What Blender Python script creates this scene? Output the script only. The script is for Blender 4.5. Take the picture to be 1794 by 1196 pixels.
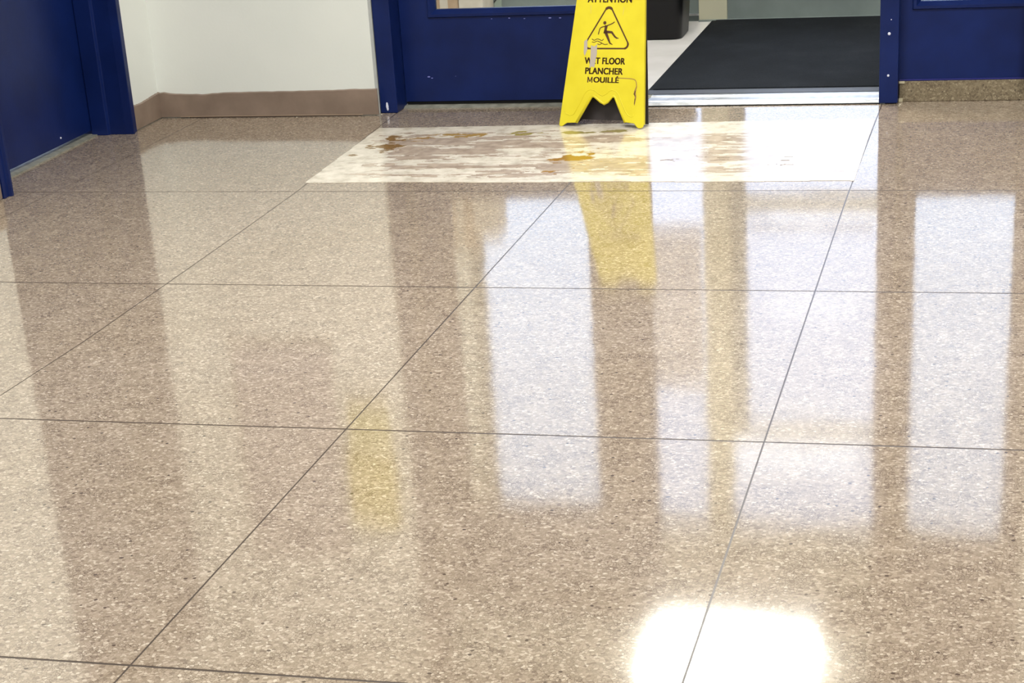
import bpy, bmesh, math, random
import numpy as np
from mathutils import Vector, Matrix
random.seed(7)
for o in list(bpy.data.objects): bpy.data.objects.remove(o)
C = bpy.context.scene.collection
scn = bpy.context.scene

# ---------------------------------------------------------------- camera
cam_d = bpy.data.cameras.new('camera'); cam = bpy.data.objects.new('camera', cam_d); C.objects.link(cam)
scn.camera = cam
yaw, pitch, roll = 0.2720, 0.4100, -0.0668
fwd = Vector((-math.sin(yaw)*math.cos(pitch), math.cos(yaw)*math.cos(pitch), -math.sin(pitch)))
r0 = Vector((math.cos(yaw), math.sin(yaw), 0)); u0 = r0.cross(fwd)
rt = r0*math.cos(roll) + u0*math.sin(roll); up = -r0*math.sin(roll) + u0*math.cos(roll)
M = Matrix((rt, up, -fwd)).transposed().to_4x4(); M.translation = (0, 0, 1.4)
cam.matrix_world = M
cam_d.sensor_fit = 'HORIZONTAL'; cam_d.sensor_width = 36; cam_d.lens = 36*3275.4/1794
cam_d.shift_y = (925.9-598)/1794; cam_d.clip_start = .05; cam_d.clip_end = 200

# ---------------------------------------------------------------- world, lights, exposure
w = bpy.data.worlds.new('overcast_sky'); scn.world = w; w.use_nodes = True
bg = w.node_tree.nodes['Background']; bg.inputs[0].default_value = (.63, .735, 1.0, 1); bg.inputs[1].default_value = 2.85
vs = scn.view_settings
vs.view_transform = 'Standard'; vs.look = 'None'; vs.gamma = 1; vs.use_curve_mapping = False; vs.exposure = 0.0
def area(name, loc, sx, sy, power, col=(1, .985, .955)):
    d = bpy.data.lights.new(name, 'AREA'); d.shape = 'RECTANGLE'; d.size = sx; d.size_y = sy; d.energy = power; d.color = col
    o = bpy.data.objects.new(name, d); C.objects.link(o); o.location = loc; return o
ROOM_LIGHTS = [(-1.6, 4.9), (-1.6, 2.0), (1.2, 4.9), (1.2, 2.0), (-1.6, -.8), (1.2, -.8)]  # unseen lobby lights, added; power per row set for floor brightness
for (x, y) in ROOM_LIGHTS: area('unseen_lobby_light', (x, y, 2.80), 1.15, .55, 80 if y > 4 else 44 if y > 1 else 20)

# ---------------------------------------------------------------- helpers
def srgb(r, g, b):
    f = lambda c: (c/255/12.92) if c/255 <= .04045 else ((c/255+.055)/1.055)**2.4
    return (f(r), f(g), f(b), 1)
def tag(o, label, cat=None, kind=None, group=None):
    if label: o['label'] = label
    if cat: o['category'] = cat
    if kind: o['kind'] = kind
    if group: o['group'] = group
    return o
def empty(name, loc=(0, 0, 0), rz=0):
    o = bpy.data.objects.new(name, None); C.objects.link(o); o.location = loc; o.rotation_euler.z = rz
    o.empty_display_size = .1; return o
def obj(name, bm, mat, parent=None, smooth=False, bevel=0):
    me = bpy.data.meshes.new(name); bmesh.ops.recalc_face_normals(bm, faces=bm.faces); bm.to_mesh(me); bm.free()
    if mat: me.materials.append(mat)
    o = bpy.data.objects.new(name, me); C.objects.link(o)
    if parent: o.parent = parent
    if smooth:
        for p in me.polygons: p.use_smooth = True
    if bevel:
        m = o.modifiers.new('bevel', 'BEVEL'); m.width = bevel; m.segments = 2; m.limit_method = 'ANGLE'
    return o
def bx(bm, x0, x1, y0, y1, z0, z1):
    v = [bm.verts.new(p) for p in ((x0, y0, z0), (x1, y0, z0), (x1, y1, z0), (x0, y1, z0), (x0, y0, z1), (x1, y0, z1), (x1, y1, z1), (x0, y1, z1))]
    for f in ((0, 3, 2, 1), (4, 5, 6, 7), (0, 1, 5, 4), (1, 2, 6, 5), (2, 3, 7, 6), (3, 0, 4, 7)): bm.faces.new([v[i] for i in f])
def box(name, mat, parent, *boxes, bevel=0):
    bm = bmesh.new()
    for b in boxes: bx(bm, *b)
    return obj(name, bm, mat, parent, bevel=bevel)
def prism(bm, pts, d0, d1, fn):
    """outline pts (u,v) extruded between depth d0 and d1; fn(u,v,d)->xyz"""
    a = [bm.verts.new(fn(u, v, d0)) for u, v in pts]; b = [bm.verts.new(fn(u, v, d1)) for u, v in pts]
    bm.faces.new(a); bm.faces.new(b[::-1]); n = len(pts)
    for i in range(n): bm.faces.new((a[i], a[(i+1) % n], b[(i+1) % n], b[i]))
def tube(bm, pts, r, n=6, caps=True):
    rings = []
    for i, p in enumerate(pts):
        p = Vector(p); t = (Vector(pts[min(i+1, len(pts)-1)]) - Vector(pts[max(i-1, 0)])).normalized()
        a = t.orthogonal().normalized() if i == 0 else (a - t*a.dot(t)).normalized()
        b = t.cross(a); rr = r[i] if isinstance(r, (list, tuple)) else r
        rings.append([bm.verts.new(p + a*math.cos(2*math.pi*k/n)*rr + b*math.sin(2*math.pi*k/n)*rr) for k in range(n)])
    for A, B in zip(rings, rings[1:]):
        for k in range(n): bm.faces.new((A[k], A[(k+1) % n], B[(k+1) % n], B[k]))
    if caps: bm.faces.new(rings[0][::-1]); bm.faces.new(rings[-1])

# ---------------------------------------------------------------- materials
def mat(name, col, rough=.5, metal=0, spec=.4, coat=0, emit=None, es=1):
    m = bpy.data.materials.new(name); m.use_nodes = True; b = m.node_tree.nodes['Principled BSDF']
    b.inputs['Base Color'].default_value = col; b.inputs['Roughness'].default_value = rough; b.inputs['Metallic'].default_value = metal
    b.inputs['Specular IOR Level'].default_value = spec; b.inputs['Coat Weight'].default_value = coat
    if emit: b.inputs['Emission Color'].default_value = emit; b.inputs['Emission Strength'].default_value = es
    return m
def N(m, t, **kw):
    n = m.node_tree.nodes.new(t)
    for k, v in kw.items():
        if k in n.inputs: n.inputs[k].default_value = v
        else: setattr(n, k, v)
    return n
def L(m, a, ao, b, bi): m.node_tree.links.new(a.outputs[ao], b.inputs[bi])
def ramp(m, stops, interp='LINEAR'):
    n = m.node_tree.nodes.new('ShaderNodeValToRGB'); cr = n.color_ramp; cr.interpolation = interp
    while len(cr.elements) < len(stops): cr.elements.new(.5)
    for e, (p, c) in zip(cr.elements, stops): e.position = p; e.color = c if len(c) == 4 else (*c, 1)
    return n
def coords(m, scale=(1, 1, 1)):
    t = N(m, 'ShaderNodeTexCoord'); mp = N(m, 'ShaderNodeMapping'); mp.inputs['Scale'].default_value = scale; L(m, t, 'Object', mp, 0); return mp
def mixc(m, fac, a, b, blend='MIX'):
    n = m.node_tree.nodes.new('ShaderNodeMix'); n.data_type = 'RGBA'; n.blend_type = blend; n.clamp_factor = True
    for s, i in ((fac, 0), (a, 6), (b, 7)):
        if isinstance(s, tuple) and len(s) == 2 and hasattr(s[0], 'outputs'): m.node_tree.links.new(s[0].outputs[s[1]], n.inputs[i])
        else: n.inputs[i].default_value = s
    return n
def mottle(m, c1, c2, scale=3, detail=4, bump=0, bscale=200, rough=None):
    """large soft tone variation between two colours plus fine bump"""
    b = m.node_tree.nodes['Principled BSDF']; c = coords(m)
    n = N(m, 'ShaderNodeTexNoise', Scale=scale, Detail=detail); L(m, c, 0, n, 'Vector')
    r = ramp(m, [(.35, c1), (.65, c2)]); L(m, n, 'Fac', r, 0); L(m, r, 0, b, 'Base Color')
    if bump:
        n2 = N(m, 'ShaderNodeTexNoise', Scale=bscale, Detail=3); L(m, c, 0, n2, 'Vector')
        bp = N(m, 'ShaderNodeBump', Strength=bump, Distance=.002); L(m, n2, 'Fac', bp, 'Height'); L(m, bp, 0, b, 'Normal')
    return m

# terrazzo
def terrazzo(name, gloss=True):
    m = bpy.data.materials.new(name); m.use_nodes = True; b = m.node_tree.nodes['Principled BSDF']; c = coords(m)
    wn = N(m, 'ShaderNodeTexNoise', Scale=60, Detail=2); L(m, c, 0, wn, 'Vector')
    wm = N(m, 'ShaderNodeVectorMath', operation='MULTIPLY_ADD'); L(m, wn, 'Color', wm, 0); wm.inputs[1].default_value = (.006, .006, .006); L(m, c, 0, wm, 2)
    v = N(m, 'ShaderNodeTexVoronoi', Scale=165, Randomness=1); L(m, wm, 0, v, 'Vector')
    chips = ramp(m, [(0, srgb(122, 108, 95)), (.12, srgb(142, 128, 112)), (.40, srgb(152, 138, 122)), (.72, srgb(161, 147, 131)), (.92, srgb(176, 163, 147)), (1, srgb(194, 182, 166))])
    sp = N(m, 'ShaderNodeSeparateColor'); L(m, v, 'Color', sp, 0); L(m, sp, 0, chips, 0)
    e = N(m, 'ShaderNodeTexVoronoi', Scale=165, feature='DISTANCE_TO_EDGE'); L(m, wm, 0, e, 'Vector')
    er = ramp(m, [(.0, (1, 1, 1)), (.10, (0, 0, 0))]); L(m, e, 'Distance', er, 0)
    mk = N(m, 'ShaderNodeTexNoise', Scale=14, Detail=3); L(m, c, 0, mk, 'Vector')
    mr = ramp(m, [(.42, (.35, .35, .35)), (.62, (1, 1, 1))]); L(m, mk, 'Fac', mr, 0)
    mm = mixc(m, 1.0, (er, 0), (mr, 0), 'MULTIPLY')
    c1 = mixc(m, (mm, 2), (chips, 0), srgb(94, 80, 67))
    # scattered larger chips
    v2 = N(m, 'ShaderNodeTexVoronoi', Scale=62); L(m, wm, 0, v2, 'Vector')
    d2 = ramp(m, [(.20, (1, 1, 1)), (.26, (0, 0, 0))]); L(m, v2, 'Distance', d2, 0)
    s2 = N(m, 'ShaderNodeSeparateColor'); L(m, v2, 'Color', s2, 0)
    dk = ramp(m, [(.93, (0, 0, 0)), (.94, (1, 1, 1))]); L(m, s2, 0, dk, 0)
    lt = ramp(m, [(.85, (0, 0, 0)), (.86, (1, 1, 1))]); L(m, s2, 1, lt, 0)
    f1 = mixc(m, 1.0, (d2, 0), (dk, 0), 'MULTIPLY'); f2 = mixc(m, 1.0, (d2, 0), (lt, 0), 'MULTIPLY')
    c2 = mixc(m, (f1, 2), (c1, 2), srgb(88, 76, 66)); c3 = mixc(m, (f2, 2), (c2, 2), srgb(178, 165, 149))
    # broad tone drift
    bn = N(m, 'ShaderNodeTexNoise', Scale=.9, Detail=2); L(m, c, 0, bn, 'Vector')
    br = ramp(m, [(.35, (.93, .91, .86)), (.65, (1, 1, 1))]); L(m, bn, 'Fac', br, 0)
    c4 = mixc(m, 1.0, (c3, 2), (br, 0), 'MULTIPLY'); L(m, c4, 2, b, 'Base Color')
    b.inputs['Roughness'].default_value = .075 if gloss else .55
    b.inputs['IOR'].default_value = 1.85 if gloss else 1.45
    wv = N(m, 'ShaderNodeTexNoise', Scale=5, Detail=1); L(m, c, 0, wv, 'Vector')
    b1 = N(m, 'ShaderNodeBump', Strength=.25, Distance=.0016); L(m, wv, 'Fac', b1, 'Height')
    b2 = N(m, 'ShaderNodeBump', Strength=.03, Distance=.0004); L(m, e, 'Distance', b2, 'Height'); L(m, b1, 0, b2, 'Normal')
    L(m, b2, 0, b, 'Normal')
    return m
TERR = terrazzo('terrazzo_polished'); TERRB = terrazzo('terrazzo_base', False)
for _n in TERRB.node_tree.nodes:
    if _n.type == 'VALTORGB' and len(_n.color_ramp.elements) == 2 and abs(_n.color_ramp.elements[0].color[0]-.93) < .01:
        _n.color_ramp.elements[0].color = (.50, .50, .40, 1); _n.color_ramp.elements[1].color = (.58, .57, .47, 1)
JOINT = mat('joint_dark', srgb(66, 55, 48), .3)
WALL = mottle(mat('wall_paint', (0, 0, 0, 1), .6), srgb(212, 216, 211), srgb(219, 222, 217), 2, 3, .15, 90)
BLUE = mottle(mat('navy_enamel', (0, 0, 0, 1), .38, spec=.22), srgb(9, 25, 72), srgb(13, 31, 84), 6, 4, .12, 60)
BASEB = mottle(mat('brown_base_paint', (0, 0, 0, 1), .45), srgb(120, 104, 92), srgb(136, 119, 106), 9, 5, .2, 80)
CEIL = mat('ceiling_tile', srgb(226, 224, 216), .9)
ALU = mottle(mat('worn_aluminium', (0, 0, 0, 1), .33, .85), srgb(176, 178, 180), srgb(214, 216, 218), 30, 5, .2, 150)
DULL = mottle(mat('dull_metal_strip', (0, 0, 0, 1), .6, 0), srgb(112, 112, 102), srgb(140, 140, 130), 30, 5, .2, 150)
GREYP = mottle(mat('grey_door_paint', (0, 0, 0, 1), .45), srgb(108, 118, 116), srgb(120, 130, 128), 5)
CREAM = mat('cream_frame', srgb(190, 188, 164), .45)
VFLOOR = mottle(mat('pale_tile', (0, 0, 0, 1), .25), srgb(206, 203, 200), srgb(218, 216, 214), 4)
BLACKR = mat('black_plastic', srgb(14, 13, 16), .45, spec=.25)
WHITE = mat('white_chip', srgb(205, 208, 225), .5)
YEL = mottle(mat('yellow_plastic', (0, 0, 0, 1), .38), srgb(205, 190, 28), srgb(212, 198, 36), 12, 3, .1, 200)
YELD = mat('yellow_plastic_worn', srgb(150, 128, 40), .5)
INK = mat('brown_black_ink', srgb(72, 40, 14), .5)
SCUFF = mat('grey_scuff', srgb(170, 160, 150), .6)
RUST = mat('brown_scratch', srgb(150, 118, 60), .6)
CARD = mottle(mat('cardboard', (0, 0, 0, 1), .8), srgb(168, 140, 112), srgb(180, 152, 124), 20)
CARDW = mottle(mat('pale_cardboard', (0, 0, 0, 1), .8), srgb(196, 184, 168), srgb(206, 196, 182), 20)
PAPER = mat('paper', srgb(228, 216, 200), .8)
_t = N(PAPER, 'ShaderNodeBsdfTranslucent'); _t.inputs[0].default_value = srgb(228, 212, 192); _m = N(PAPER, 'ShaderNodeMixShader'); _m.inputs[0].default_value = .8
L(PAPER, PAPER.node_tree.nodes['Principled BSDF'], 0, _m, 1); L(PAPER, _t, 0, _m, 2); _tt = N(PAPER, 'ShaderNodeBsdfTransparent'); _m2 = N(PAPER, 'ShaderNodeMixShader'); _m2.inputs[0].default_value = .42; L(PAPER, _m, 0, _m2, 1); L(PAPER, _tt, 0, _m2, 2); L(PAPER, _m2, 0, PAPER.node_tree.nodes['Material Output'], 0)
LAMP = mat('lit_diffuser', (1, 1, 1, 1), .5, emit=(1, .96, .88, 1), es=42)
LAMPR = mat('lit_diffuser_room', (1, 1, 1, 1), .5, emit=(1, .95, .87, 1), es=5)
CONC = mottle(mat('concrete', (0, 0, 0, 1), .9), srgb(150, 149, 144), srgb(156, 155, 150), .5)
# mat pile
MATB = bpy.data.materials.new('black_mat'); MATB.use_nodes = True
_b = MATB.node_tree.nodes['Principled BSDF']; _c = coords(MATB); _n = N(MATB, 'ShaderNodeTexNoise', Scale=260, Detail=2); L(MATB, _c, 0, _n, 'Vector')
_n2 = N(MATB, 'ShaderNodeTexNoise', Scale=5, Detail=5); L(MATB, _c, 0, _n2, 'Vector')
_mx = mixc(MATB, .5, (_n, 'Fac'), (_n2, 'Fac'))
_r = ramp(MATB, [(.38, srgb(12, 15, 19)), (.55, srgb(18, 22, 27)), (.72, srgb(36, 39, 44))]); L(MATB, _mx, 2, _r, 0); L(MATB, _r, 0, _b, 'Base Color'); _b.inputs['Roughness'].default_value = .9; _b.inputs['Specular IOR Level'].default_value = .15
_bp = N(MATB, 'ShaderNodeBump', Strength=.6, Distance=.003); L(MATB, _n, 'Fac', _bp, 'Height'); L(MATB, _bp, 0, _b, 'Normal')
MATE = mat('mat_rubber_edge', srgb(58, 61, 68), .5)
# glass pane
GLASS = bpy.data.materials.new('clear_glass'); GLASS.use_nodes = True; nt = GLASS.node_tree; nt.nodes.clear()
go = nt.nodes.new('ShaderNodeOutputMaterial'); gm = nt.nodes.new('ShaderNodeMixShader'); gt = nt.nodes.new('ShaderNodeBsdfTransparent'); gg = nt.nodes.new('ShaderNodeBsdfGlossy'); gf = nt.nodes.new('ShaderNodeFresnel')
gt.inputs[0].default_value = (.95, .97, .965, 1); gg.inputs['Roughness'].default_value = .01; gf.inputs[0].default_value = 1.45
nt.links.new(gf.outputs[0], gm.inputs[0]); nt.links.new(gt.outputs[0], gm.inputs[1]); nt.links.new(gg.outputs[0], gm.inputs[2]); nt.links.new(gm.outputs[0], go.inputs[0])

# ---------------------------------------------------------------- floor: terrazzo panels between dark strips
floor = box('floor', JOINT, None, (-3.55, 3.2, -3.3, 7.12, -.12, -.0004))
tag(floor, 'polished beige speckled terrazzo floor divided by thin dark joints', 'floor', 'structure')
LA = ([-3, 5.39, 5.75, 6.24, 7], [-3.17, -3.155, -3.14, -3.117, -3.10])
LB = ([-3, 3.74, 4.15, 5.2, 5.73, 6.26, 6.72, 7.1], [-2.30, -2.274, -2.257, -2.254, -2.258, -2.278, -2.297, -2.31])
LC = ([-3, 2.49, 3.6, 7.2], [-1.372, -1.363, -1.360, -1.355])
LD = ([-3, 2.6, 4.6, 5.6, 7.2], [-.452, -.451, -.454, -.456, -.443])
cols = [([-3, 7], [-3.46, -3.46]), LA, LB, LC, LD, ([-3, 7], [.452, .452]), ([-3, 7], [1.36, 1.36]), ([-3, 7], [2.27, 2.27]), ([-3, 7], [3.1, 3.1])]
rows = [7.10, 5.732, 4.663, 3.590, 2.487, 1.40, .33, -.74, -1.81, -3.0]
G = .0019
tk = 0
for j in range(len(rows)-1):
    for i in range(len(cols)-1):
        y1, y0 = rows[j], rows[j+1]
        ys = sorted([y0+.0032, y1-.0032] + [y for y in set(cols[i][0]+cols[i+1][0]) if y0+.02 < y < y1-.02])
        left = [(float(np.interp(y, *cols[i]))+G, y) for y in ys]; right = [(float(np.interp(y, *cols[i+1]))-G, y) for y in ys]
        pts = left + right[::-1]
        bm = bmesh.new(); prism(bm, pts, -.012, 0, lambda u, v, d: (u, v, d))
        obj('terrazzo_panel', bm, TERR, floor)

# ---------------------------------------------------------------- room shell
def paint_wall(name, label, *boxes):
    return tag(box(name, WALL, None, *boxes), label, 'wall', 'structure')
XL, YB = -3.29, 6.965
paint_wall('wall_left', 'white painted wall beside the blue door on the left', (XL-.16, XL, 6.705, YB+.3, 0, 2.9), (XL-.16, XL, -3.1, 5.64, 0, 2.9), (XL-.16, XL, 5.64, 6.705, 2.16, 2.9))
paint_wall('wall_back', 'white wall between the left blue door and the double doors', (XL, -2.375, YB, YB+.22, 0, 2.9), (-2.375, .135, YB+.03, YB+.22, 2.62, 2.9), (.135, 3.1, YB+.03, YB+.22, 0, 2.9))
paint_wall('wall_right', 'white painted wall on the right side of the lobby', (3.1, 3.25, -3.1, YB+.2, 0, 2.9))
paint_wall('wall_front', 'white painted wall at the near end of the lobby', (XL-.16, 3.25, -3.25, -3.1, 0, 2.9))
tag(box('ceiling', CEIL, None, (XL-.16, 3.25, -3.25, YB+.22, 2.9, 3.0)), 'pale ceiling of the lobby', 'ceiling', 'structure')
for i, (x, y) in enumerate(ROOM_LIGHTS):
    t = empty('unseen_ceiling_light', (x, y, 2.9)); tag(t, 'unseen rectangular ceiling light added to light the lobby, %s of the %s row across the lobby' % (('left', 'right')[x > 0], 'front' if y > 4 else 'middle' if y > 1 else 'rear'), 'light', group='unseen lobby ceiling lights')
    box('fixture_frame', CREAM, t, (-.62, .62, -.32, .32, -.085, -.001)); box('diffuser', LAMPR, t, (-.58, .58, -.28, .28, -.092, -.086))

# baseboards with an uneven hand painted top edge
def baseboard(name, label, p0, p1, nrm, th, tops):
    """p0->p1 along the wall foot, tops: list (t, z)"""
    p0, p1, nrm = Vector(p0), Vector(p1), Vector(nrm); n = 40; rnd = random.Random(3)
    bm = bmesh.new(); prof = []
    for k in range(n+1):
        t = k/n; z = float(np.interp(t, [a for a, _ in tops], [b for _, b in tops])) + rnd.uniform(-.0008, .0008)
        p = p0.lerp(p1, t); q = p + nrm*th; qq = p + nrm*(th+.004)
        prof.append([bm.verts.new(v) for v in ((p.x, p.y, .004), (q.x, q.y, .004), (q.x, q.y, .012), (q.x, q.y, z-.003), (p.x, p.y, z))])
    for a, b in zip(prof, prof[1:]):
        for k in range(5): bm.faces.new((a[k], b[k], b[(k+1) % 5], a[(k+1) % 5]))
    bm.faces.new(prof[0]); bm.faces.new(prof[-1][::-1])
    return tag(obj(name, bm, BASEB, None), label, 'baseboard', 'structure')
bb = baseboard('baseboard_back', 'brown painted baseboard with wavy top edge under the middle white wall', (-3.285, YB, 0), (-2.366, YB, 0), (0, -1, 0), .008,
    [(0, .100), (.03, .103), (.06, .096), (.16, .094), (.20, .092), (.32, .098), (.55, .099), (.8, .100), (.9, .103), (1, .103)])
baseboard('baseboard_left', 'short brown baseboard in the corner beside the left blue door', (XL, 6.715, 0), (XL, YB, 0), (1, 0, 0), .008,
    [(0, .098), (.3, .094), (.6, .098), (1, .103)])
baseboard('baseboard_front', 'brown baseboard along the left wall nearer than the blue door', (XL, -3.0, 0), (XL, 5.63, 0), (1, 0, 0), .008, [(0, .1), (1, .1)])
baseboard('baseboard_right', 'brown baseboard under the white wall right of the sidelight', (.302, YB+.03, 0), (3.1, YB+.03, 0), (0, -1, 0), .008, [(0, .1), (1, .1)])
tag(box('trim_1', mat('caulk', srgb(150, 130, 112), .5), None, (-3.20, -2.43, YB-.0125, YB-.0085, .0045, .0075)), 'thin pale sealant line at the foot of the middle baseboard', 'trim', 'structure')

tag(box('trim_3', JOINT, None, (-3.16, -2.44, YB-.0115, YB-.0085, .0, .0042)), 'dark crack along the foot of the middle baseboard', 'trim', 'structure')
# ---------------------------------------------------------------- left door
d1 = empty('door_1', (-3.44, 6.17, 0)); tag(d1, 'plain navy blue door in the left wall at the edge of the picture', 'door', 'structure')
d1.location = (0, 0, 0)
box('door_leaf', BLUE, d1, (-3.485, -3.44, 5.70, 6.675, .018, 2.12), bevel=.002)
box('threshold_strip', DULL, d1, (-3.60, -3.415, 5.695, 6.68, -.002, .0045))
def jamb(y, s):
    bm = bmesh.new()
    # profile in (x, y): stepped hollow metal frame
    pr = [(-3.60, 0), (-3.60, .055), (-3.278, .055), (-3.278, .022), (-3.268, .018), (-3.268, 0.004), (-3.30, 0), (-3.365, 0), (-3.37, -.014), (-3.437, -.014), (-3.437, 0)]
    prism(bm, [(x, y+s*v) for x, v in pr], 0, 2.16, lambda u, v, d: (u, v, d)); return obj('frame_jamb', bm, BLUE, d1, bevel=.0015)
jamb(6.655, 1); jamb(5.69, -1)
box('frame_head', BLUE, d1, (-3.60, -3.27, 5.69, 6.655, 2.125, 2.18))
kn = bmesh.new(); tube(kn, [(-3.44, 5.78, 1.0), (-3.39, 5.78, 1.0)], .012, 10); bmesh.ops.create_uvsphere(kn, u_segments=16, v_segments=10, radius=.028, matrix=Matrix.Translation((-3.375, 5.78, 1.0)))
obj('door_knob', kn, ALU, d1, True)
bm = bmesh.new(); bmesh.ops.create_uvsphere(bm, u_segments=8, v_segments=6, radius=.004, matrix=Matrix.Translation((-3.439, 6.39, .045))); obj('paint_chip', bm, WHITE, d1)

# ---------------------------------------------------------------- double doors and sidelight
d2 = empty('door_2'); tag(d2, 'navy double door with left leaf closed and right leaf open to the entry', 'door', 'structure')
box('frame_post', BLUE, d2, (-2.372, -2.302, 7.0, 7.17, 0.0, 2.62), bevel=.004)
rp = box('frame_post', BLUE, d2, (-.456, -.388, 7.045, 7.17, 0.004, 2.62), bevel=.003)
box('transom_bar', BLUE, d2, (-2.302, -.456, 7.05, 7.17, 2.10, 2.175), bevel=.003)
box('frame_head', BLUE, d2, (-2.302, -.456, 7.05, 7.17, 2.56, 2.62), bevel=.003)
box('transom_glass', GLASS, d2, (-2.302, -.456, 7.10, 7.106, 2.175, 2.56))
def leaf(wid):
    """leaf in local space: hinge at x=0, extends +x, front face y=0, back y=.045"""
    z0, z1, g0, g1, s = .022, 2.09, .352, 1.70, .125
    bm = bmesh.new()
    bx(bm, 0, s, 0, .045, z0, z1); bx(bm, wid-s-.11, wid, 0, .045, z0, z1); bx(bm, s, wid-s-.11, 0, .045, z0, g0); bx(bm, s, wid-s-.11, 0, .045, g1, z1)
    lf = obj('door_leaf', bm, BLUE, d2)
    a, b = s, wid-s-.11; bm = bmesh.new()
    fr = [(a, g0), (b, g0), (b, g1), (a, g1)]; o_ = .004; i_ = .022
    # sloping glazing bead, standing proud round the opening
    V = lambda u, v, d: bm.verts.new((u, d, v)); cx, cz = (a+b)/2, (g0+g1)/2
    def ring(off, d): return [V(u + (off if u < cx else -off), v + (off if v < cz else -off), d) for u, v in fr]
    R = [ring(-.010, 0), ring(-.006, -.009), ring(.004, -.010), ring(.020, .012), ring(.020, .03)]
    for A, B in zip(R, R[1:]):
        for k in range(4): bm.faces.new((A[k], A[(k+1) % 4], B[(k+1) % 4], B[k]))
    obj('glazing_bead', bm, BLUE, lf)
    box('glass_pane', GLASS, lf, (a+.01, b-.01, .018, .024, g0+.01, g1-.01))
    return lf
BLK = mat('gap_black', srgb(14, 14, 16), .6, spec=.2)  # black used to paint in the dark gaps at the doorway
lf = leaf(.962); box('leaf_gap_strip', BLK, lf, (.004, .958, .004, .03, .0095, .0225)); lf.location = (-2.300, 7.115, 0)  # black strip paints in the dark gap under the closed leaf
rl = leaf(.885); rl.location = (-.400, 7.19, 0); rl.rotation_euler.z = math.radians(91)
bm = bmesh.new()
for (x, y, z, r) in ((-2.343, 6.999, .035, .006), (-2.343, 6.999, .027, .0075), (-2.342, 6.999, .018, .006)):
    bmesh.ops.create_uvsphere(bm, u_segments=8, v_segments=6, radius=r, matrix=Matrix.Translation((x, y, z)) @ Matrix.Diagonal((.7, .2, 1.3, 1)))
obj('paint_chip', bm, WHITE, d2)
for (x, z, r) in ((-.4225, .255, .0055), (-.4235, .105, .0045), (-.416, .305, .002)):
    bm = bmesh.new(); bmesh.ops.create_uvsphere(bm, u_segments=10, v_segments=8, radius=r, matrix=Matrix.Translation((x, 7.0445, z)) @ Matrix.Diagonal((1, .4, 1, 1))); obj('screw_head', bm, WHITE, d2)
for (x, z, sx) in ((-2.20, .117, .010), (-2.187, .112, .007), (-2.09, .118, .003), (-1.86, .334, .007), (-1.80, .331, .006), (-1.93, .333, .005), (-1.70, .331, .010), (-1.66, .330, .008)):
    bm = bmesh.new(); bmesh.ops.create_uvsphere(bm, u_segments=8, v_segments=6, radius=1, matrix=Matrix.Translation((x, 7.1148, z)) @ Matrix.Diagonal((sx*.6, .0006, sx*.25, 1))); obj('paint_chip', bm, mat('faded_blue_chip', srgb(120, 125, 190), .5), d2)

box('threshold_gap_strip', BLK, d2, (-1.332, -.452, 7.054, 7.061, 0, .0035), (-1.332, -.452, 7.222, 7.275, .0005, .0045))  # gap and groove darkness along the threshold painted as black strips
# threshold: ridged aluminium saddle, worn dull under the closed leaf
bm = bmesh.new()
pr = [(7.060, .0), (7.060, .004), (7.078, .011), (7.098, .011), (7.102, .014), (7.150, .014), (7.156, .011), (7.19, .011), (7.194, .0145), (7.215, .0145), (7.225, .009), (7.225, 0)]
prism(bm, pr, -1.332, -.434, lambda u, v, d: (d, u, v)); th = obj('threshold', bm, ALU, d2)
bm = bmesh.new(); prism(bm, [(y, z*.8) for y, z in pr], -2.304, -1.332, lambda u, v, d: (d, u+.022, v)); o = obj('threshold', bm, DULL, d2); o['label'] = 'dull grey threshold under the closed leaf'
box('threshold_bracket', mat('white_metal', srgb(205, 210, 220), .4), d2, (-.452, -.437, 7.055, 7.09, .012, .024), (-.458, -.437, 7.20, 7.235, .006, .03), bevel=.001)

w1 = empty('window_1'); tag(w1, 'navy framed glass sidelight above a low terrazzo curb on the right', 'window', 'structure')
box('bottom_panel', BLUE, w1, (-.388, .06, 7.09, 7.15, .077, .345))
box('top_panel', BLUE, w1, (-.388, .06, 7.09, 7.15, 1.765, 2.62))
box('side_rail', BLUE, w1, (-.388, -.330, 7.09, 7.15, .345, 1.765)); box('side_rail', BLUE, w1, (.06, .135, 7.05, 7.17, .077, 2.62))
bm = bmesh.new(); fr = [(-.330, .345), (.06, .345), (.06, 1.765), (-.330, 1.765)]
def ring(off, d): return [bm.verts.new((u + (off if u < -.1 else -off), d, v + (off if v < 1 else -off))) for u, v in fr]
R = [ring(-.014, 7.09), ring(-.010, 7.081), ring(0, 7.080), ring(.014, 7.10), ring(.014, 7.13)]
for A, B in zip(R, R[1:]):
    for k in range(4): bm.faces.new((A[k], A[(k+1) % 4], B[(k+1) % 4], B[k]))
obj('glazing_bead', bm, BLUE, w1)
box('glass_pane', GLASS, w1, (-.325, .055, 7.115, 7.121, .35, 1.76))
box('lower_bead', mat('navy_edge', srgb(32, 36, 104), .3), w1, (-.386, .06, 7.0865, 7.0895, .0775, .083))
cb = tag(box('trim_2', TERRB, None, (-.386, .30, 7.088, 7.30, .0, .0765), bevel=.003), 'low terrazzo curb under the right blue sidelight', 'curb', 'structure')
box('end_filler', mat('pale_filler', srgb(196, 188, 160), .6), cb, (-.386, -.372, 7.082, 7.088, .001, .014), (-.386, -.366, 7.083, 7.088, .068, .076))

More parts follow.
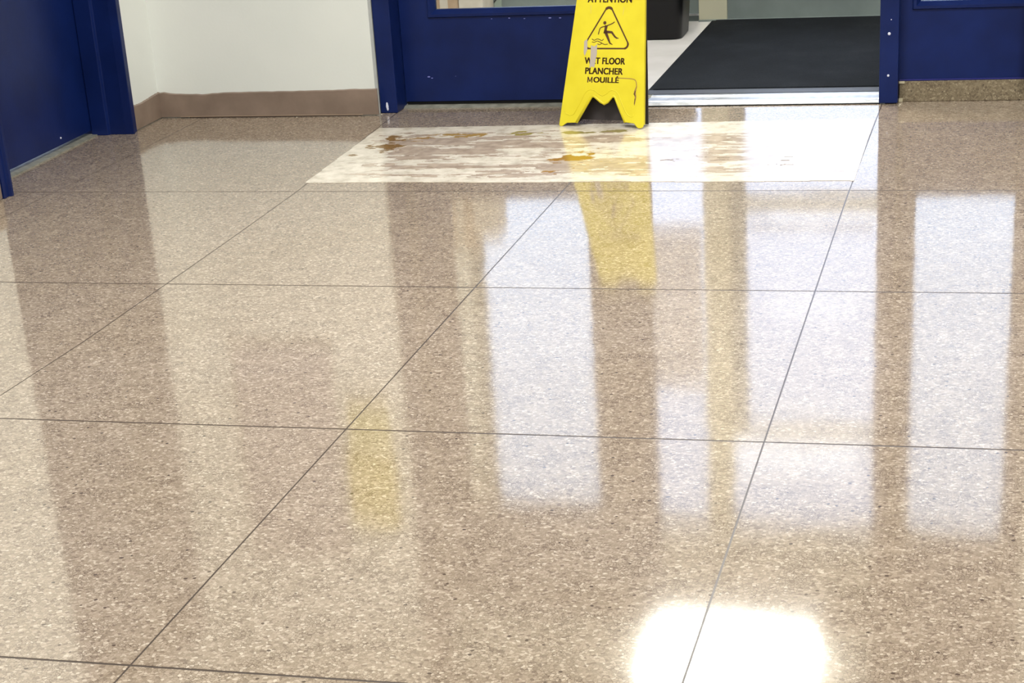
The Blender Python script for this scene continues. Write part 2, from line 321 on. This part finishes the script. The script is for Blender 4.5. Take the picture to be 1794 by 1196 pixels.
# notice board and yellow holder high on the white wall (seen mirrored in the floor)
nb = empty('notice_board', (-2.87, YB, 1.45)); tag(nb, 'grey violet notice board on the white wall, mirrored in the floor', 'board')
box('board', mat('violet_felt', srgb(150, 145, 160), .8), nb, (-.225, .205, -.02, 0, -.50, .45)); box('board_frame', ALU, nb, (-.235, -.225, -.03, 0, -.51, .46), (.205, .215, -.03, 0, -.51, .46), (-.225, .205, -.03, 0, .45, .46), (-.225, .205, -.03, 0, -.51, -.50))
yb = empty('yellow_wall_box', (-2.525, YB, 1.46)); tag(yb, 'yellow box on the white wall beside the double doors, mirrored in the floor', 'box')
box('body', YEL, yb, (-.10, .10, -.07, 0, -.05, .27), bevel=.012); box('pale_body', mat('pale_yellow', srgb(214, 210, 120), .5), yb, (-.085, .085, -.05, 0, -.26, -.05), bevel=.006)

# ---------------------------------------------------------------- entry vestibule
tag(box('floor_2', VFLOOR, None, (-2.95, 1.25, 7.12, 9.3, -.12, 0.0)), 'pale smooth floor of the entry behind the double doors', 'floor', 'structure')
paint_wall('wall_left_2', 'white side wall of the entry behind the closed blue leaf', (-3.05, -2.90, 7.185, 9.2, 0, 2.9))
paint_wall('wall_back_2', 'narrow white wall strip left of the outer glazing', (-2.9, -2.66, 9.09, 9.2, 0, 2.9))
paint_wall('wall_back_3', 'white wall above the outer glazing of the entry', (-2.66, 1.25, 9.10, 9.2, 2.64, 2.9))
paint_wall('wall_back_4', 'white wall right of the outer glazing of the entry', (.62, 1.25, 9.08, 9.2, 0, 2.64))
paint_wall('wall_right_2', 'white wall on the right side of the entry vestibule', (1.25, 1.4, 7.185, 9.2, 0, 2.9))
tag(box('ceiling_2', CEIL, None, (-3.05, 1.4, 7.185, 9.2, 2.76, 2.9)), 'pale ceiling of the entry vestibule', 'ceiling', 'structure')
vl = empty('vestibule_light', (-1.15, 7.72, 2.76)); tag(vl, 'bright rectangular ceiling light in the entry, mirrored in the near floor', 'light')
box('fixture_frame', CREAM, vl, (-.37, .37, -.32, .32, -.012, -.001)); box('diffuser', LAMP, vl, (-.38, .38, -.33, .33, -.07, -.012))
d3 = empty('door_3'); tag(d3, 'grey outer entrance door behind the black mat', 'door', 'structure')
box('bottom_rail', GREYP, d3, (-1.305, -.53, 9.10, 9.145, .003, .27)); box('door_sill', GREYP, d3, (-1.44, -.2, 9.075, 9.098, 0, .008))
box('mid_rail', CREAM, d3, (-1.23, -.575, 9.10, 9.145, .845, .935)); box('top_rail', CREAM, d3, (-1.305, -.53, 9.10, 9.145, 2.06, 2.13))
box('stile', GREYP, d3, (-1.305, -1.23, 9.10, 9.145, .27, 2.06)); box('stile', GREYP, d3, (-.575, -.53, 9.10, 9.145, .27, 2.06))
box('glass_pane', GLASS, d3, (-1.23, -.575, 9.12, 9.126, .27, .845)); box('glass_pane', GLASS, d3, (-1.23, -.575, 9.12, 9.126, .935, 2.06)); box('glass_pane', GLASS, d3, (-1.305, -.53, 9.12, 9.126, 2.13, 2.62))
bm = bmesh.new(); tube(bm, [(-1.2, 9.06, 1.0), (-.60, 9.06, 1.0)], .014, 10); tube(bm, [(-1.17, 9.10, 1.0), (-1.17, 9.06, 1.0)], .01, 8); tube(bm, [(-.63, 9.10, 1.0), (-.63, 9.06, 1.0)], .01, 8); obj('push_bar', bm, ALU, d3, True)
w2 = empty('window_2'); tag(w2, 'grey framed outer glazing beyond the closed blue leaf', 'window', 'structure')
box('frame_post', CREAM, w2, (-1.44, -1.305, 9.09, 9.15, 0, 2.64)); box('frame_post', CREAM, w2, (-.53, -.44, 9.09, 9.15, 0, 2.64)); box('frame_post', GREYP, w2, (-2.66, -2.60, 9.09, 9.15, 0, 2.64))
box('bottom_rail', GREYP, w2, (-2.60, -1.44, 9.10, 9.145, 0, .28)); box('bottom_rail', GREYP, w2, (-.44, .62, 9.10, 9.145, 0, .28)); box('sill_ledge', ALU, w2, (-1.50, -1.44, 9.085, 9.10, .028, .036))
box('glass_pane', GLASS, w2, (-2.60, -1.44, 9.12, 9.126, .28, 2.64)); box('glass_pane', GLASS, w2, (-.44, .62, 9.12, 9.126, .28, 2.64))
tag(box('paper_notice', PAPER, None, (-1.86, -1.455, 9.106, 9.108, 1.0, 1.86)), 'thin translucent cream paper notice on the outer glazing, mirrored beside the yellow sign reflection', 'notice')
# entrance mat
mt = empty('entrance_mat', (-.90, 8.18, 0)); tag(mt, 'large black carpet entrance mat behind the open doorway', 'mat')
box('carpet', MATB, mt, (-.455, .70, -.82, .885, .0005, .010), bevel=.003); box('rubber_edge', MATE, mt, (-.475, .72, -.905, -.82, .0005, .006), bevel=.002); box('side_edge', MATB, mt, (-.475, -.455, -.82, .885, .0005, .006), bevel=.002); box('side_edge', MATB, mt, (.70, .72, -.82, .885, .0005, .006), bevel=.002)
# waste bin
bm = bmesh.new()
def rrect(cx, cy, hw, hd, r, z, n=5):
    out = []
    for (sx, sy, a0) in ((1, 1, 0), (-1, 1, 90), (-1, -1, 180), (1, -1, 270)):
        for k in range(n+1):
            a = math.radians(a0 + 90*k/n); out.append(bm.verts.new((cx+sx*(hw-r)+r*math.cos(a), cy+sy*(hd-r)+r*math.sin(a), z)))
    return out
prof = [(0, .172, .125), (.004, .18, .132), (.38, .205, .155), (.385, .213, .163), (.41, .213, .163), (.41, .200, .150), (.03, .165, .12)]
R = [rrect(0, 0, hw, hd, .045, z) for z, hw, hd in prof]
for A, B in zip(R, R[1:]):
    for k in range(len(A)): bm.faces.new((A[k], A[(k+1) % len(A)], B[(k+1) % len(A)], B[k]))
bm.faces.new(R[0][::-1]); bm.faces.new(R[-1])
bn = obj('waste_bin', bm, BLACKR, None, True, bevel=0); bn.location = (-1.625, 8.71, .001); tag(bn, 'black plastic waste bin standing on the pale floor behind the yellow sign', 'bin')
# cartons behind the closed leaf
c1 = empty('cardboard_box', (-2.642, 8.98, 0)); tag(c1, 'tall brown cardboard carton seen through the closed leaf glass', 'box')
box('carton', CARD, c1, (-.073, .073, -.1, .1, .001, 1.08), bevel=.003); box('tape', CARDW, c1, (-.02, .02, -.1012, -.1004, .001, 1.08))
c2 = empty('cardboard_box', (-2.505, 8.97, 0)); tag(c2, 'pale cream carton standing right of the brown carton behind the glass', 'box')
box('carton', CARDW, c2, (-.06, .06, -.1, .1, .001, 1.02), bevel=.003)
c3 = empty('striped_carton', (-2.80, 8.96, 0)); tag(c3, 'white carton with grey upright marks at the left end behind the glass', 'box')
box('carton', WHITE, c3, (-.078, .078, -.09, .09, .001, .62), bevel=.003)
for k, (a, b, z0, z1) in enumerate(((.015, .02, .09, .16), (.028, .031, .10, .18), (.038, .044, .085, .15), (.052, .055, .09, .17))):
    box('print_mark', mat('grey_print', srgb(120, 120, 122), .7), c3, (a, b, -.0912, -.0902, z0, z1))
fl = bmesh.new(); prism(fl, [(-2.432, .0), (-2.395, .0), (-2.395, .155), (-2.432, .112)], 9.03, 9.036, lambda u, v, d: (u, d, v+.012))
wd = tag(obj('leaning_board', fl, mat('green_grey_board', srgb(130, 142, 132), .6), None), 'small grey green board with slanted top leaning behind the glass', 'board')
fl = bmesh.new(); prism(fl, [(-2.432, .107), (-2.395, .150), (-2.395, .158), (-2.432, .115)], 9.027, 9.037, lambda u, v, d: (u, d, v+.012)); obj('dark_edge', fl, BLACKR, wd)
# outside ground
tag(box('outside_ground', CONC, None, (-14, 14, 9.2, 40, -.2, -.03)), 'pale concrete ground outside the entrance glazing', 'ground', 'structure')

# ---------------------------------------------------------------- worn adhesive film left by a rug
def vnoise(x, y, seed):
    rs = np.random.RandomState(seed); T = rs.rand(256, 256)
    xi = np.floor(x).astype(int); yi = np.floor(y).astype(int); fx = x-xi; fy = y-yi
    fx = fx*fx*(3-2*fx); fy = fy*fy*(3-2*fy); g = lambda a, b: T[a % 256, b % 256]
    return (g(xi, yi)*(1-fx)+g(xi+1, yi)*fx)*(1-fy) + (g(xi, yi+1)*(1-fx)+g(xi+1, yi+1)*fx)*fy
def fbm(x, y, seed, o=4):
    s = 0; a = .5; t = 0
    for k in range(o): s = s + a*vnoise(x*2**k+k*17.3, y*2**k+k*9.1, seed+k); t += a; a *= .55
    return s/t
nx, ny = 520, 210
px0, px1, py0, py1 = -2.31, -.44, 5.845, 6.80
gx = np.linspace(px0, px1, nx+1); gy = np.linspace(py0, py1, ny+1)
cxm, cym = np.meshgrid((gx[1:]+gx[:-1])/2, (gy[1:]+gy[:-1])/2, indexing='ij')
u = (cxm-px0)/(px1-px0)
xl = np.interp(cym, [5.85, 6.72, 6.8], [-2.272, -2.290, -2.292]); ytop = 6.715 + .075*u; ybot = 5.853 + .004*np.sin(cxm*9)
n1 = fbm(cxm*3.2, cym*13, 11, 5); n2 = fbm(cxm*13, cym*44, 31, 4)
e_top = np.clip((ytop-cym)/.22, 0, 1); e_bot = np.clip((cym-ybot)/.075, 0, 1); e_left = np.clip((cxm-xl)/.22, 0, 1)
wear = np.minimum(np.minimum(e_top**1.4, e_bot**1.6), e_left**1.2) * (1-.33*np.clip((u-.45)/.5, 0, 1))
val = n1*.5 + n2*.5
cream = val > .20 + .34*wear
keep = (val > .10 + .22*wear) & (cxm > xl) & (cxm < -.450) & (cym < ytop) & (cym > ybot)
vid = {}; verts = []; faces = []
ii, jj = np.nonzero(keep)
def vv(a, b):
    k = a*(ny+1)+b
    if k not in vid: vid[k] = len(verts); verts.append((gx[a], gy[b], .0012))
    return vid[k]
fmat = []
for a, b in zip(ii.tolist(), jj.tolist()): fmat.append(0 if cream[a, b] else 1); faces.append((vv(a, b), vv(a+1, b), vv(a+1, b+1), vv(a, b+1)))
me = bpy.data.meshes.new('adhesive_film'); me.from_pydata([(x, y, z) for x, y, z in verts], [], faces)
FILM = bpy.data.materials.new('cream_adhesive'); FILM.use_nodes = True; b = FILM.node_tree.nodes['Principled BSDF']; c = coords(FILM)
n = N(FILM, 'ShaderNodeTexNoise', Scale=16, Detail=5, Roughness=.65); L(FILM, c, 0, n, 'Vector')
base = ramp(FILM, [(.35, srgb(184, 175, 159)), (.5, srgb(209, 201, 186)), (.65, srgb(223, 216, 202))]); L(FILM, n, 'Fac', base, 0)
# brown glue stains: fixed spots with ragged edges
prev = (base, 0)
tc = N(FILM, 'ShaderNodeTexCoord')
dn = N(FILM, 'ShaderNodeTexNoise', Scale=14, Detail=4); L(FILM, tc, 'Object', dn, 'Vector')
for (sx, sy, rx, ry, col) in ((-2.14, 6.43, .075, .13, srgb(128, 98, 48)), (-2.06, 6.52, .06, .06, srgb(150, 118, 66)), (-1.92, 6.58, .09, .045, srgb(158, 128, 66)), (-1.70, 6.60, .055, .045, srgb(146, 134, 60)), (-1.42, 6.15, .075, .16, srgb(150, 112, 44)), (-1.30, 6.10, .07, .05, srgb(176, 146, 60)), (-1.35, 6.62, .05, .03, srgb(140, 130, 84)), (-1.50, 6.60, .05, .02, srgb(140, 130, 84))):
    s = N(FILM, 'ShaderNodeVectorMath', operation='SUBTRACT'); L(FILM, tc, 'Object', s, 0); s.inputs[1].default_value = (sx, sy, 0)
    q = N(FILM, 'ShaderNodeVectorMath', operation='MULTIPLY'); L(FILM, s, 0, q, 0); q.inputs[1].default_value = (1/rx, 1/ry, 0)
    l = N(FILM, 'ShaderNodeVectorMath', operation='LENGTH'); L(FILM, q, 0, l, 0)
    a = N(FILM, 'ShaderNodeMath', operation='MULTIPLY_ADD'); L(FILM, dn, 'Fac', a, 0); a.inputs[1].default_value = 4.5; a.inputs[2].default_value = -2.25
    t = N(FILM, 'ShaderNodeMath', operation='ADD'); L(FILM, l, 'Value', t, 0); L(FILM, a, 0, t, 1)
    rr = ramp(FILM, [(.75, (1, 1, 1)), (1.0, (0, 0, 0))]); L(FILM, t, 0, rr, 0)
    mxx = mixc(FILM, (rr, 0), prev, col); prev = (mxx, 2)
FILM.node_tree.links.new(prev[0].outputs[prev[1]], b.inputs['Base Color'])
b.inputs['Roughness'].default_value = .16; b.inputs['IOR'].default_value = 1.32
bp = N(FILM, 'ShaderNodeBump', Strength=.35, Distance=.002); L(FILM, n, 'Fac', bp, 'Height'); L(FILM, bp, 0, b, 'Normal')
RES = mottle(mat('thin_residue', (0, 0, 0, 1), .14), srgb(160, 143, 126), srgb(190, 174, 155), 22, 5); RES.node_tree.nodes['Principled BSDF'].inputs['IOR'].default_value = 1.7
me.materials.append(FILM); me.materials.append(RES); me.polygons.foreach_set('material_index', fmat); film = bpy.data.objects.new('adhesive_film', me); C.objects.link(film)
so = film.modifiers.new('thickness', 'SOLIDIFY'); so.thickness = .0010; so.offset = -1
tag(film, 'worn cream adhesive film with brown stains on the floor before the double doors', 'floor stain')

# ---------------------------------------------------------------- wet floor sign
sg = empty('wet_floor_sign'); tag(sg, 'yellow folding wet floor caution sign standing in front of the blue double doors', 'sign')
Yw, Th = -.2102, .2806
U = Vector((math.cos(Yw), math.sin(Yw), 0)); B = Vector((-math.sin(Yw), math.cos(Yw), 0))
V = Vector((0, 0, math.cos(Th))) + B*math.sin(Th); Nf = -U.cross(V) ; Nf = Nf if Nf.y > 0 else -Nf     # Nf points to the back
sg.matrix_world = Matrix.Translation((-1.4224, 6.6822, .004))
P = lambda u, v, d: (U*u + V*v + Nf*d)/1000.0
out = [(-173, 4), (-171, -1), (-165, -3), (-158, -1), (-143.3, 10), (-105.7, 12), (-55, 103), (-50, 108.5), (-44, 109.5), (-39, 107.5), (-14, 90), (-6, 84.5), (0.2, 83), (7, 85), (13, 90), (27, 107.5), (33, 111), (38, 110.5), (43, 106), (88, 19.3), (123.8, 16.4), (135, 4), (142, 0), (152, 0), (160, 5), (162, 14), (118, 660), (108, 672), (50, 676), (44, 655), (20, 640), (-20, 640), (-44, 655), (-50, 676), (-108, 672), (-118, 660)]
bm = bmesh.new(); prism(bm, out, 0, 5, P)
# folded rim along both sides
fp = obj('front_panel', bm, YEL, sg, bevel=.0016)
bm = bmesh.new(); prism(bm, [(-173, 4), (-166, 4), (-111, 660), (-118, 660)], 5, 16, P); prism(bm, [(162, 14), (155, 14), (111, 660), (118, 660)], 5, 16, P)
obj('side_rim', bm, YEL, fp, bevel=.001)
cut = [(-105.7, 12), (-55, 103), (-50, 108.5), (-44, 109.5), (-39, 107.5), (-14, 90), (0.2, 83), (13, 90), (27, 107.5), (33, 111), (38, 110.5), (43, 106), (88, 19.3)]
bm = bmesh.new(); tube(bm, [P(u, v, 4) for u, v in cut], .0055, 6); obj('cutout_lip', bm, YEL, fp, True)
ridge = [(-154.7, 52.8), (-148.1, 42.7), (-130.2, 37), (-116.8, 41.6), (-94.5, 81.3), (-78.8, 116.5), (-68.2, 128.0), (-54.8, 131.4), (-38.6, 128.8), (-24.1, 117.9), (-7.6, 110.6), (7.7, 117.7), (18.2, 128.2), (29.3, 131.5), (43.0, 128.8), (55.1, 118.0), (73.9, 79.9), (89.4, 54.0), (101.5, 42.2), (112.9, 39), (122, 46.8)]
bm = bmesh.new(); tube(bm, [P(u, v, .3) for u, v in ridge], .0016, 6); obj('raised_ridge', bm, YEL, fp, True)
# back panel hinged at the top, a little narrower
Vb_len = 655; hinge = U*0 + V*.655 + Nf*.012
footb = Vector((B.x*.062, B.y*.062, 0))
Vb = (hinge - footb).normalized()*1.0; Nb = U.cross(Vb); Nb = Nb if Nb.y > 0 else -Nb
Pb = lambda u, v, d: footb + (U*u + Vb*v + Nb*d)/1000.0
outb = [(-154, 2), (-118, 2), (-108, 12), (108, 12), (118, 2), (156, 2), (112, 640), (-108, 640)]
bm = bmesh.new(); prism(bm, outb, 0, 5, Pb); obj('back_panel', bm, mat('back_panel_dark', srgb(48, 42, 44), .6), sg, bevel=.001)  # whole back panel in one plain dark colour
for a_, b_ in ((-95, -50), (50, 95)):
    bm = bmesh.new(); tube(bm, [P(a_, 660, 9), P(b_, 660, 9)], .008, 10); obj('hinge', bm, YEL, sg, True)
def stroke(bm, pts, wd, d=-.35):
    """flat printed stroke following pts, wd = width or per point list, mm"""
    n = len(pts); wd = wd if isinstance(wd, list) else [wd]*n; l, r = [], []
    for i, (a, b_) in enumerate(pts):
        p, q = pts[max(i-1, 0)], pts[min(i+1, n-1)]; t = Vector((q[0]-p[0], q[1]-p[1])).normalized(); nn = Vector((-t.y, t.x))*wd[i]/2
        l.append(bm.verts.new(P(a+nn.x, b_+nn.y, d))); r.append(bm.verts.new(P(a-nn.x, b_-nn.y, d)))
    for i in range(n-1): bm.faces.new((l[i], l[i+1], r[i+1], r[i]))
def smooth(pts, it=2):
    for _ in range(it):
        q = [pts[0]]
        for a, b_ in zip(pts, pts[1:]): q += [(a[0]*.75+b_[0]*.25, a[1]*.75+b_[1]*.25), (a[0]*.25+b_[0]*.75, a[1]*.25+b_[1]*.75)]
        pts = q + [pts[-1]]
    return pts
bm = bmesh.new()
def arc(cx, cy, r, a0, a1, n=8): return [(cx+r*math.cos(math.radians(a0+(a1-a0)*k/n)), cy+r*math.sin(math.radians(a0+(a1-a0)*k/n))) for k in range(n+1)]
tri = arc(-4.5, 407, 15, 150, 30) + arc(64, 294, 15, 28, -88) + arc(-73, 292, 15, 270, 152)
tri.append(tri[0]); n = len(tri)
wds = [9.5 if k in range(1, 8) else 7.6 if (k in range(10, 17) or k in range(19, 26)) else 5.3 for k in range(n)]
stroke(bm, tri, wds); obj('printed_triangle', bm, INK, fp)
bm = bmesh.new()
hd = [bm.verts.new(P(a, b_, -.35)) for a, b_ in arc(-17.4, 368.4, 6.2, 0, 342, 18)]; bm.faces.new(hd)
stroke(bm, smooth([(21, 372), (11.7, 365.6), (-10.4, 357.5)]), 3.8)
stroke(bm, smooth([(-8, 357.5), (-33.8, 352.5), (-37.2, 339.9), (-39.9, 327)]), 3.6)
stroke(bm, [(-10.5, 360), (-12.5, 345), (-14, 331)], [12, 10, 13])
stroke(bm, [(-17, 337), (12.5, 335.5), (26, 320), (33, 315.6), (42, 314.5)], [11, 8.5, 6.5, 5.5, 1.5])
stroke(bm, [(-13.5, 339), (2.1, 309.0), (8.2, 297), (19.0, 292)], [12, 8, 6, 2])
obj('printed_falling_person', bm, INK, fp)
bm = bmesh.new()
for wv_ in ([(-64.2, 311.2), (-54.0, 305.1), (-43.9, 312.3), (-33.3, 309.7), (-24.0, 304.5), (-17.6, 311.5)], [(-63.4, 301.0), (-53.6, 298.6), (-43.5, 305.0), (-32.6, 301.2), (-23.4, 296.9)], [(-40.8, 294.2), (-31.7, 290.2), (-23.5, 297.4), (-12.5, 291.1), (-0.3, 293.9)]):
    stroke(bm, smooth(wv_), 2.6)
obj('printed_waves', bm, INK, fp)
Rm = Matrix((U, V, -Nf)).transposed().to_4x4()
def text(s, u0, u1, v0, h, name='lettering'):
    cu = bpy.data.curves.new('lettering', 'FONT'); cu.body = s; cu.size = 1; cu.offset = .006; cu.space_character = 1.02
    t = bpy.data.objects.new('tmp', cu); C.objects.link(t); bpy.context.view_layer.update()
    me = bpy.data.meshes.new_from_object(t.evaluated_get(bpy.context.evaluated_depsgraph_get())); bpy.data.objects.remove(t)
    co = np.array([v.co[:] for v in me.vertices]); x0, x1 = co[:, 0].min(), co[:, 0].max(); cap = .72
    bmt = bmesh.new(); bmt.from_mesh(me); g0 = bmt.verts[:]+bmt.edges[:]+bmt.faces[:]; px = (x1-x0)/(u1-u0)
    for dx, dy in ((1.1, 0), (2.2, 0), (0, .03), (2.2, .03)):
        dup = bmesh.ops.duplicate(bmt, geom=g0)
        for e in dup['geom']:
            if isinstance(e, bmesh.types.BMVert): e.co.x += px*dx; e.co.y += dy
    bmt.to_mesh(me); bmt.free(); x1 += px*2.2
    for v in me.vertices:
        u_ = u0 + (v.co.x-x0)/(x1-x0)*(u1-u0); vv_ = v0 + v.co.y/cap*h; v.co = P(u_, vv_, -.35)
    me.materials.clear(); me.materials.append(INK); o = bpy.data.objects.new(name, me); C.objects.link(o); o.parent = fp
text('ATTENTION', -91, 83, 440, 25); text('WET FLOOR', -87.5, 73, 223, 23); text('PLANCHER', -82.5, 67, 187, 23); text('OUILLÉ', -47.5, 53.5, 157.5, 19.5)
bm = bmesh.new()
for q, w_ in (([(-69, 156.5), (-69, 177)], 4.2), ([(-53, 156.5), (-53, 177)], 4.2), ([(-68.5, 176.5), (-61, 160)], 3.6), ([(-61, 160), (-53.5, 176.5)], 3.6)): stroke(bm, q, w_)
obj('lettering', bm, INK, fp)
def poly(name, pts, m, d=-.7):
    bm = bmesh.new(); bm.faces.new([bm.verts.new(P(a, b_, d)) for a, b_ in pts]); o = obj(name, bm, m, fp); return o
poly('scuff_mark', [(-66, 288.9), (-52, 284), (-42.0, 293.4), (-40.2, 259.0), (-44, 235), (-47.0, 210.1), (-57, 214), (-66, 207.6), (-65.1, 250.4)], SCUFF)
poly('scuff_mark', [(-93.7, 302.8), (-82.0, 311.0), (-79.2, 274.5), (-87.9, 250.0), (-93.0, 262)], SCUFF)
bm = bmesh.new(); stroke(bm, smooth([(53.0, 174.9), (105, 174), (120.8, 168.4), (124.8, 145.1)]), 3.2, -.6); stroke(bm, [(124.8, 147), (119, 128), (123.3, 108.7), (121.0, 80.3)], [4, 8, 6, 2], -.6); obj('scratch_mark', bm, RUST, fp)
bm = bmesh.new(); stroke(bm, [(122, 132), (117, 120), (122, 112)], [2, 5, 2], -.9); stroke(bm, [(121.5, 104), (120, 84)], [3, 2], -.9); obj('dark_scratch', bm, INK, fp)
for q in ([(-77, 430), (-75, 400)], [(54, 425), (51, 395)]):
    bm = bmesh.new(); stroke(bm, q, [3, 1.5], -.6); obj('faint_scratch', bm, mat('faint_scratch', srgb(205, 185, 90), .5), fp)

# paint crumbs beside the posts
for (x, y, r, lb) in ((-.378, 7.035, .0045, 'larger pale paint crumb at the foot of the right blue post'), (-.3805, 7.01, .003, 'smaller pale crumb just in front of the right blue post'), (-2.36, 6.975, .004, 'pale paint crumb at the foot of the left blue post'), (-2.70, 6.94, .003, 'white crumb at the foot of the middle brown baseboard')):
    bm = bmesh.new(); bmesh.ops.create_icosphere(bm, subdivisions=1, radius=r)
    for v in bm.verts: v.co *= random.uniform(.6, 1.2); v.co.z *= .5
    o = obj('paint_crumb', bm, mat('crumb', srgb(214, 208, 190), .7)); o.location = (x, y, r*.4)
    tag(o, lb, 'debris', group='paint crumbs by the door posts')
